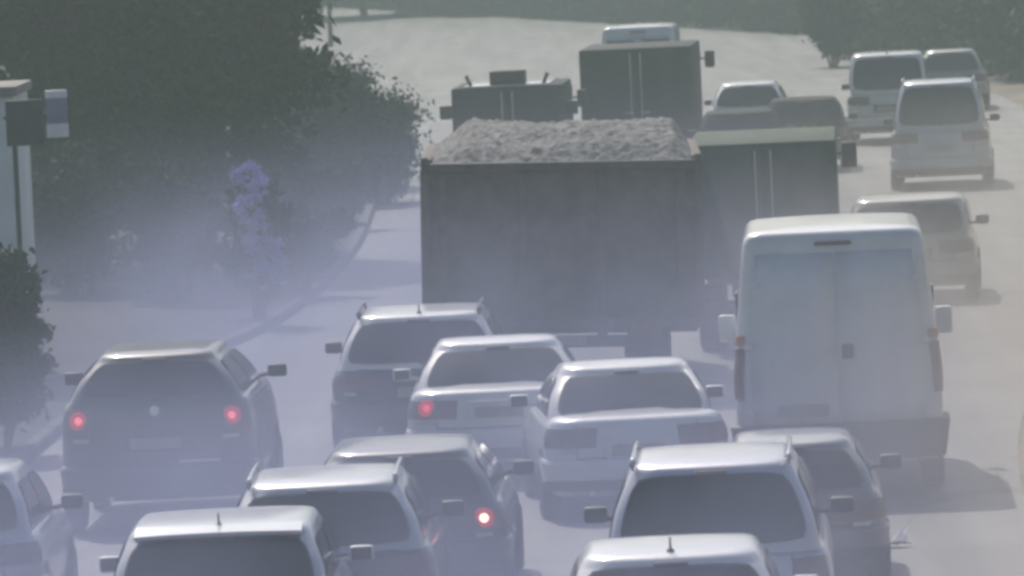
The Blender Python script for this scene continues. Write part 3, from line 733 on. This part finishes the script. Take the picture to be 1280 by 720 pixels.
# ------------------------------------------------------------------ trees and plants
def crown_mesh(name, m, parent, blobs, n, size, r, tint=None):
    vs = []; fs = []
    tot = sum(b[3] * b[4] * b[5] for b in blobs)
    for (cx, cy, cz, rx, ry, rz) in blobs:
        clumps = max(5, int(0.5 * 36 * (rx * ry * rz / tot) * len(blobs)))
        k_n = int(n * rx * ry * rz / tot / clumps)
        for _ in range(clumps):
            while True:
                q = Vector((r.uniform(-1, 1), r.uniform(-1, 1), r.uniform(-1, 1)))
                if 0.25 < q.length < 1: break
            q = q.normalized() * (q.length ** 0.5)
            c = Vector((cx + q.x * rx, cy + q.y * ry, cz + q.z * rz)); cr = 0.38 * (rx * ry * rz) ** (1 / 3) * r.uniform(0.6, 1.2)
            for _ in range(k_n):
                d = Vector((r.gauss(0, 1), r.gauss(0, 1), r.gauss(0, 0.8))) * cr * 0.5
                p = c + d; s = size * r.uniform(0.6, 1.3)
                a = Vector((r.gauss(0, 1), r.gauss(0, 1), r.gauss(0, 1))).normalized(); b = a.orthogonal().normalized(); b.rotate(Quaternion(a, r.uniform(0, 6.28)))
                c2 = a.cross(b); i = len(vs)
                vs += [p - b * s, p + c2 * s * 0.45, p + b * s, p - c2 * s * 0.45]; fs.append((i, i + 1, i + 2, i + 3))
    return link_mesh(name, vs, fs, m, parent)

def limb(mb, a, b, r0, r1, r, n=6):
    pts = []
    for k in range(n + 1):
        t = k / n; p = Vector(a).lerp(Vector(b), t); w = 0.09 * (Vector(b) - Vector(a)).length * math.sin(math.pi * t)
        pts.append(p + Vector((r.uniform(-w, w), r.uniform(-w, w), 0)))
    mb.tube(pts, r0, 8, r1)

def tree(name, label, x, y, h, spread, m, n=9000, size=0.13, low=0.3, group='roadside trees', cat='tree', seed=1, zb=0.2, trunk=0.18):
    r = random.Random(seed); root = empty(name, (x, y, zb)); tag(root, label, cat, group)
    tb = MB(); top = Vector((r.uniform(-.3, .3), r.uniform(-.3, .3), h * 0.62)); limb(tb, (0, 0, -0.3), top, trunk, trunk * 0.45, r)
    blobs = []; nb = 8
    for k in range(nb):
        a = k * math.tau / nb + r.uniform(-.4, .4); rr = spread * r.uniform(0.35, 0.75); zz = h * (low + (0.92 - low) * r.uniform(0.1, 0.9))
        e = Vector((math.cos(a) * rr, math.sin(a) * rr, zz)); s0 = top * r.uniform(0.45, 0.95)
        limb(tb, s0, e, trunk * 0.42, trunk * 0.1, r, 4)
        q = spread * r.uniform(0.42, 0.62); blobs.append((e.x, e.y, e.z, q, q, q * r.uniform(0.6, 0.9)))
    blobs.append((0, 0, h * 0.82, spread * 0.6, spread * 0.6, h * 0.2))
    blobs.append((0, 0, h * (low + 0.25), spread * 0.7, spread * 0.7, h * 0.2))
    tb.build('trunk', M['bark'], root)
    crown_mesh('crown', M[m], root, blobs, n, size, r); return root

def shrub(name, label, x, y, h, spread, m, n=5000, size=0.08, seed=1, group='roadside shrubs', zb=0.1, cat='shrub', dome=False):
    r = random.Random(seed); root = empty(name, (x, y, zb)); tag(root, label, cat, group)
    st = MB()
    for k in range(6):
        a = k * 1.05 + r.uniform(-.3, .3); limb(st, (0.08 * math.cos(a), 0.08 * math.sin(a), -0.2), (math.cos(a) * spread * 0.5, math.sin(a) * spread * 0.5, h * r.uniform(0.5, 0.75)), 0.035, 0.012, r, 4)
    st.build('stem', M['bark'], root)
    if dome: blobs = [(0, 0, h * 0.42, spread * 1.0, spread * 0.95, h * 0.42), (0, 0, h * 0.42, spread * 0.7, spread * 0.7, h * 0.5), (0, 0, h * 0.28, spread * 0.95, spread * 0.9, h * 0.28)]
    else:
        blobs = [(0, 0, h * 0.5, spread * 0.6, spread * 0.6, h * 0.4)]
        for k in range(5):
            a = k * 1.256 + r.uniform(-.4, .4); blobs.append((math.cos(a) * spread * 0.5, math.sin(a) * spread * 0.5, h * r.uniform(0.35, 0.75), spread * 0.45, spread * 0.45, h * 0.25))
    crown_mesh('foliage', M[m], root, blobs, n, size, r); return root

# shaded mass on the left: tall trees whose crowns reach the ground cover
P = at(150, 395); tree('shade_tree', 'tall dark tree above the sign boards on the left verge', P.x - 1.2, P.y + 10, 10.0, 2.6, 'leaf_dark', 30000, 0.12, 0.06, seed=3)
P = at(60, 330); tree('shade_tree', 'dark spreading tree behind the lilac shrub', at_dist(255, 300, 132).x, 132, 11.0, 2.3, 'leaf_dark', 30000, 0.13, 0.05, seed=5)
tree('shade_tree', 'dark tree leaning towards the rounded bush on the left verge', at_dist(262, 200, 168).x, 168, 12.0, 2.4, 'leaf_dark', 28000, 0.15, 0.04, seed=8)
tree('shade_tree', 'dark tree beyond the white wall on the left verge', at_dist(170, 200, 190).x, 190, 13.0, 3.0, 'leaf_dark', 28000, 0.17, 0.03, seed=11)
tree('shade_tree', 'greenish tree past the rounded bush, beside the dark pole', at_dist(255, 40, 262).x, 262, 12.0, 3.4, 'leaf_mid', 26000, 0.2, 0.03, seed=13)
tree('shade_tree', 'dark tree nearest the road above the black SUV', at_dist(110, 300, 124).x, 124, 8.5, 1.5, 'leaf_dark', 24000, 0.11, 0.04, seed=17)
P = at(452, 262); shrub('rounded_bush', 'large rounded grey green bush at the bend of the road', at_dist(422, 250, 152).x, 152, 2.75, 1.42, 'leaf_grey', 52000, 0.06, 21, dome=True)
shrub('verge_shrub', 'low dark shrub at the left edge beside the silver hatchback', at_dist(8, 500, 88).x - 0.1, 88, 2.5, 0.7, 'leaf_dark', 12000, 0.06, 22)
shrub('verge_shrub', 'dark shrub under the sign boards', at_dist(95, 300, 118).x, 118, 2.4, 1.1, 'leaf_dark', 7000, 0.08, 23)
shrub('verge_shrub', 'dark shrub between the lilac shrub and the rounded bush', at_dist(352, 320, 135).x, 135, 1.9, 0.8, 'leaf_dark', 6000, 0.08, 24)
shrub('verge_shrub', 'dark hazy shrub left of the lilac blossom shrub', at_dist(215, 320, 116).x, 116, 2.2, 0.95, 'leaf_dark', 7000, 0.08, 25)
shrub('verge_shrub', 'low dark shrub added to darken the kerb in front of the rounded bush', at_dist(425, 300, 141).x, 141, 1.15, 0.75, 'leaf_dark', 6000, 0.07, 26)  # this shrub and the next added to darken the verge left of the tipper
shrub('verge_shrub', 'low dark shrub added to darken the kerb, below and right of the lilac blossom', at_dist(372, 330, 119).x, 119, 1.3, 0.85, 'leaf_dark', 7000, 0.07, 27)
# lilac flowering shrub
P = at_dist(322, 330, 112)
root = shrub('flowering_shrub', 'shrub with pale lilac blossom clumps against the dark trees', P.x, 112, 2.2, 0.5, 'leaf_dark', 3500, 0.06, 31)
r_ = random.Random(4); bl = []
for X, Y, rx, rz in ((308, 216, .17, .10), (320, 232, .13, .16), (298, 256, .12, .10), (328, 300, .18, .18), (340, 322, .18, .2), (335, 345, .16, .15), (314, 268, .12, .14)):
    q = at_dist(X, Y, 111.5); bl.append((q.x - P.x, -0.5, q.z - 0.1, rx * 1.25, 0.2, rz * 1.3))
crown_mesh('blossom', M['blossom'], root, bl, 3600, 0.035, r_)

# hedge and tree line beyond the bend
ha, hb = at(300, 4), at(1300, 62)
ha = at(330, 3); hb = at(1060, 46)
def hedge(name, label, a, b, h, w, m, n, size, seed, zb=0.0):
    r = random.Random(seed); d = (b - a); L = d.length; root = empty(name, (a.x, a.y, zb), math.atan2(d.y, d.x)); tag(root, label, 'hedge')
    blobs = []; k_n = int(L / 1.1)
    for k in range(k_n + 1):
        blobs.append((L * k / k_n, r.uniform(-.15, .15), h * 0.5, 0.8, w, h * r.uniform(0.46, 0.58)))
    crown_mesh('foliage', M[m], root, blobs, n, size, r)
    st = MB()
    for k in range(0, k_n + 1, 2): st.tube([(L * k / k_n, 0, -0.2), (L * k / k_n + r.uniform(-.2, .2), 0, h * 0.7)], 0.05, 6, 0.02)
    st.build('stem', M['bark'], root); return root
off = Vector((0, 2.0, 0))
hedge('hedge', 'long dark hedge closing the view beyond the bend', ha + off, hb + off, 2.6, 0.9, 'leaf_dark', 40000, 0.2, 41)
far = [(340, 346, 9.5), (455, 352, 11), (560, 348, 10), (660, 340, 11.5), (760, 330, 10.5), (860, 318, 11), (955, 305, 10), (1050, 292, 11)]
fl = ['leftmost', 'second from the left', 'third from the left', 'fourth from the left', 'fifth from the left', 'sixth from the left', 'seventh from the left', 'rightmost']
for k, (X, D, h) in enumerate(far):
    tree('far_tree', 'dark green tree behind the far hedge, ' + fl[k] + ' of the row', at_dist(X, 0, D + 8).x, D + 8, h, 3.6, 'leaf_mid' if k % 3 else 'leaf_dark', 14000, 0.34, 0.03, 'trees behind the far hedge', seed=50 + k)
# right side: scrub and trees on the bank
shrub('verge_shrub', 'dark bush at the far right kerb, left of the white roofed people carrier', at_dist(1042, 80, 236).x, 236, 3.0, 0.95, 'leaf_mid', 7000, 0.14, 61)
for k, (X, D, h, lab) in enumerate(((1120, 262, 11, 'hazy green tree on the bank behind the white roofed people carrier'), (1205, 246, 10, 'hazy green tree on the bank above the dim grey car'), (1285, 225, 10, 'hazy green tree on the bank at the right edge of the photo'))):
    tree('bank_tree', lab, at_dist(X, 30, D).x + 1.0, D, h, 3.4, 'leaf_mid', 9000, 0.24, 0.05, 'trees on the right bank', seed=70 + k, zb=0.5)

hedge('hedge', 'scrubby green hedge on the right bank beyond the two people carriers', Vector((at_dist(1062, 55, 250).x, 250, 0)), Vector((at_dist(1330, 120, 205).x, 205, 0)), 3.4, 1.0, 'leaf_mid', 26000, 0.17, 43)
# ------------------------------------------------------------------ left verge: white building, sign boards, pole
q0 = at_dist(20, 180, 99)
wb = empty('white_building', (q0.x - 1.18, 99, 0)); tag(wb, 'small white rendered building behind the sign boards on the left', 'building')
MB().box((0, 1.5, 1.85), (2.35, 3.0, 3.7), bev=0.03).build('wall', M['wall_white'], wb)
MB().box((0, 1.5, 3.76), (2.45, 3.2, 0.12), bev=0.02).build('roof', M['roof_tile'], wb)
MB().box((-0.4, -0.02, 1.9), (0.8, 0.06, 1.0), bev=0.01).build('window', M['glass'], wb)
def sign(name, label, X0, X1, Y0, Y1, D, kind):
    a = at_dist(X0, Y0, D); b = at_dist(X1, Y1, D); cx = (a.x + b.x) / 2; w = b.x - a.x; zt, zb = a.z, b.z
    root = empty(name, (cx, D, 0)); tag(root, label, 'sign', 'roadside sign boards')
    if kind == 'dark': MB().tube([(-w * 0.3, 0.06, 0.0), (-w * 0.3, 0.06, zt)], 0.03, 8).build('post', M['sign_dark'], root)
    else: MB().tube([(-0.55, -0.92, (zt + zb) / 2), (-0.3, 0.06, (zt + zb) / 2), (0.1, 0.06, (zt + zb) / 2)], 0.022, 8).build('arm', M['sign_dark'], root)
    if kind == 'dark':
        p_ = MB().box((0, 0, (zt + zb) / 2), (w, 0.04, zt - zb), bev=0.012).build('board', M['sign_dark'], root)
        bk = MB()
        for z in (lerp(zb, zt, 0.2), lerp(zb, zt, 0.8)): bk.box((0, 0.035, z), (w * 0.9, 0.03, 0.04))
        bk.build('bracket', M['steel_dark'], root)
    else:
        MB().box((0, 0, (zt + zb) / 2), (w * 0.94, 0.05, zt - zb), bev=0.01).build('board', M['sign_lilac'], root)
        MB().box((0, -0.004, zt - 0.05), (w, 0.07, 0.09), bev=0.01).build('top_band', M['sign_white'], root)
        MB().box((0, -0.004, zb + 0.08), (w, 0.07, 0.16), bev=0.01).build('bottom_band', M['sign_white'], root)
    return root
sign('sign_board', 'square dark sign board on a post before the white building', 6, 56, 126, 181, 92, 'dark')
sign('sign_board', 'narrow lilac sign board with white top and bottom bands, right of the dark board', 56, 86, 113, 171, 93, 'lilac')
q = at(414, 62); pl = empty('street_lamp', (q.x, q.y, 0.1)); tag(pl, 'thin dark street lamp post at the left kerb of the far bend', 'street lamp')
MB().tube([(0, 0, 0), (0, 0, 7.5)], 0.09, 10, 0.05).build('post', M['sign_dark'], pl)
MB().tube([(0, 0, 7.4), (0.3, 0, 7.75), (1.4, 0, 7.9)], 0.04, 8).build('arm', M['sign_dark'], pl)
MB().box((1.6, 0, 7.88), (0.6, 0.22, 0.1), bev=0.03).build('lamp_head', M['sign_dark'], pl)

# litter on the road
q = at(1118, 684); r_ = random.Random(9)
bm = bmesh.new(); bmesh.ops.create_grid(bm, x_segments=10, y_segments=10, size=0.13)
for v_ in bm.verts:
    n_ = noise.noise_vector(v_.co * 9.0)
    v_.co = Vector((v_.co.x * 1.0 + n_.x * 0.05, v_.co.y + n_.y * 0.05, 0.02 + abs(n_.z) * 0.09 + max(0, v_.co.x + v_.co.y - 0.1) * 1.3))
me = bpy.data.meshes.new('paper_litter'); bm.to_mesh(me); bm.free(); me.materials.append(M['paper'])
lo = bpy.data.objects.new('paper_litter', me); COL.objects.link(lo); lo.location = (q.x, q.y, 0.004)
sm = lo.modifiers.new('thick', 'SOLIDIFY'); sm.thickness = 0.003
tag(lo, 'scrap of crumpled white paper lying on the open road', 'litter')

# ------------------------------------------------------------------ the hazy air
hm = bpy.data.materials.new('haze'); hm.use_nodes = True; nt = hm.node_tree; nt.nodes.clear()
pv = nt.nodes.new('ShaderNodeVolumePrincipled'); mo = nt.nodes.new('ShaderNodeOutputMaterial')
pv.inputs['Density'].default_value = HAZE_DENSITY; pv.inputs['Color'].default_value = (*HAZE_COLOR, 1); pv.inputs['Anisotropy'].default_value = 0.25
nt.links.new(pv.outputs['Volume'], mo.inputs['Volume'])
mb = MB().box((0, 0, 7.0), (3200, 3200, 16.4)); hz = mb.build('haze', hm, None, None); tag(hz, kind='stuff')

# smoke veil added low over the queue to pale the lower bodies
sm_ = bpy.data.materials.new('smoke_veil'); sm_.use_nodes = True; nt = sm_.node_tree; nt.nodes.clear(); LK = nt.links.new
pv = nt.nodes.new('ShaderNodeVolumePrincipled'); mo = nt.nodes.new('ShaderNodeOutputMaterial')
pv.inputs['Anisotropy'].default_value = 0.2
tc = nt.nodes.new('ShaderNodeTexCoord'); sx = nt.nodes.new('ShaderNodeSeparateXYZ'); LK(tc.outputs['Object'], sx.inputs[0])
dx = nt.nodes.new('ShaderNodeMapRange'); dx.interpolation_type = 'SMOOTHSTEP'; dx.inputs['From Min'].default_value = 1.0; dx.inputs['From Max'].default_value = 5.5; LK(sx.outputs['X'], dx.inputs['Value'])
cm = nt.nodes.new('ShaderNodeMix'); cm.data_type = 'RGBA'; LK(dx.outputs[0], cm.inputs['Factor']); cm.inputs[6].default_value = (0.47, 0.50, 0.75, 1); cm.inputs[7].default_value = (0.62, 0.58, 0.55, 1); LK(cm.outputs[2], pv.inputs['Color'])  # veil tint put into the colour: violet left, tan right
mp = nt.nodes.new('ShaderNodeMapping'); mp.inputs['Scale'].default_value = (0.45, 0.10, 0.55); LK(tc.outputs['Object'], mp.inputs['Vector'])
ns = nt.nodes.new('ShaderNodeTexNoise'); ns.inputs['Scale'].default_value = 1.0; ns.inputs['Detail'].default_value = 3.0; LK(mp.outputs['Vector'], ns.inputs['Vector'])
rn = nt.nodes.new('ShaderNodeMapRange'); rn.inputs['From Min'].default_value = 0.36; rn.inputs['From Max'].default_value = 0.66; rn.inputs['To Min'].default_value = 0.12; rn.inputs['To Max'].default_value = 1.75; LK(ns.outputs['Fac'], rn.inputs['Value'])
rz = nt.nodes.new('ShaderNodeMapRange'); rz.interpolation_type = 'SMOOTHSTEP'; rz.inputs['From Min'].default_value = 0.2; rz.inputs['From Max'].default_value = 3.3; rz.inputs['To Min'].default_value = 1.0; rz.inputs['To Max'].default_value = 0.0; LK(sx.outputs['Z'], rz.inputs['Value'])
ry = nt.nodes.new('ShaderNodeMapRange'); ry.interpolation_type = 'SMOOTHSTEP'; ry.inputs['From Min'].default_value = 100.0; ry.inputs['From Max'].default_value = 139.0; ry.inputs['To Min'].default_value = 1.0; ry.inputs['To Max'].default_value = 0.0; LK(sx.outputs['Y'], ry.inputs['Value'])
m1 = nt.nodes.new('ShaderNodeMath'); m1.operation = 'MULTIPLY'; LK(rn.outputs[0], m1.inputs[0]); LK(rz.outputs[0], m1.inputs[1])
m2 = nt.nodes.new('ShaderNodeMath'); m2.operation = 'MULTIPLY'; LK(m1.outputs[0], m2.inputs[0]); LK(ry.outputs[0], m2.inputs[1])
m3 = nt.nodes.new('ShaderNodeMath'); m3.operation = 'MULTIPLY'; LK(m2.outputs[0], m3.inputs[0])
fx = nt.nodes.new('ShaderNodeMapRange'); fx.interpolation_type = 'SMOOTHSTEP'; fx.inputs['From Min'].default_value = -7.5; fx.inputs['From Max'].default_value = -2.5; fx.inputs['To Min'].default_value = SMOKE_DENSITY * 0.35; fx.inputs['To Max'].default_value = SMOKE_DENSITY
LK(sx.outputs['X'], fx.inputs['Value']); LK(fx.outputs[0], m3.inputs[1])
LK(m3.outputs[0], pv.inputs['Density']); LK(pv.outputs[0], mo.inputs['Volume'])
es = link_mesh('smoke_veil', [(-12, 46, -.3), (14, 46, -.3), (18, 140, -.3), (-12, 140, -.3), (-12, 46, 3.3), (14, 46, 3.3), (18, 140, 3.3), (-12, 140, 3.3)],
               [(3, 2, 1, 0), (4, 5, 6, 7), (0, 1, 5, 4), (1, 2, 6, 5), (2, 3, 7, 6), (3, 0, 4, 7)], sm_); tag(es, kind='stuff')
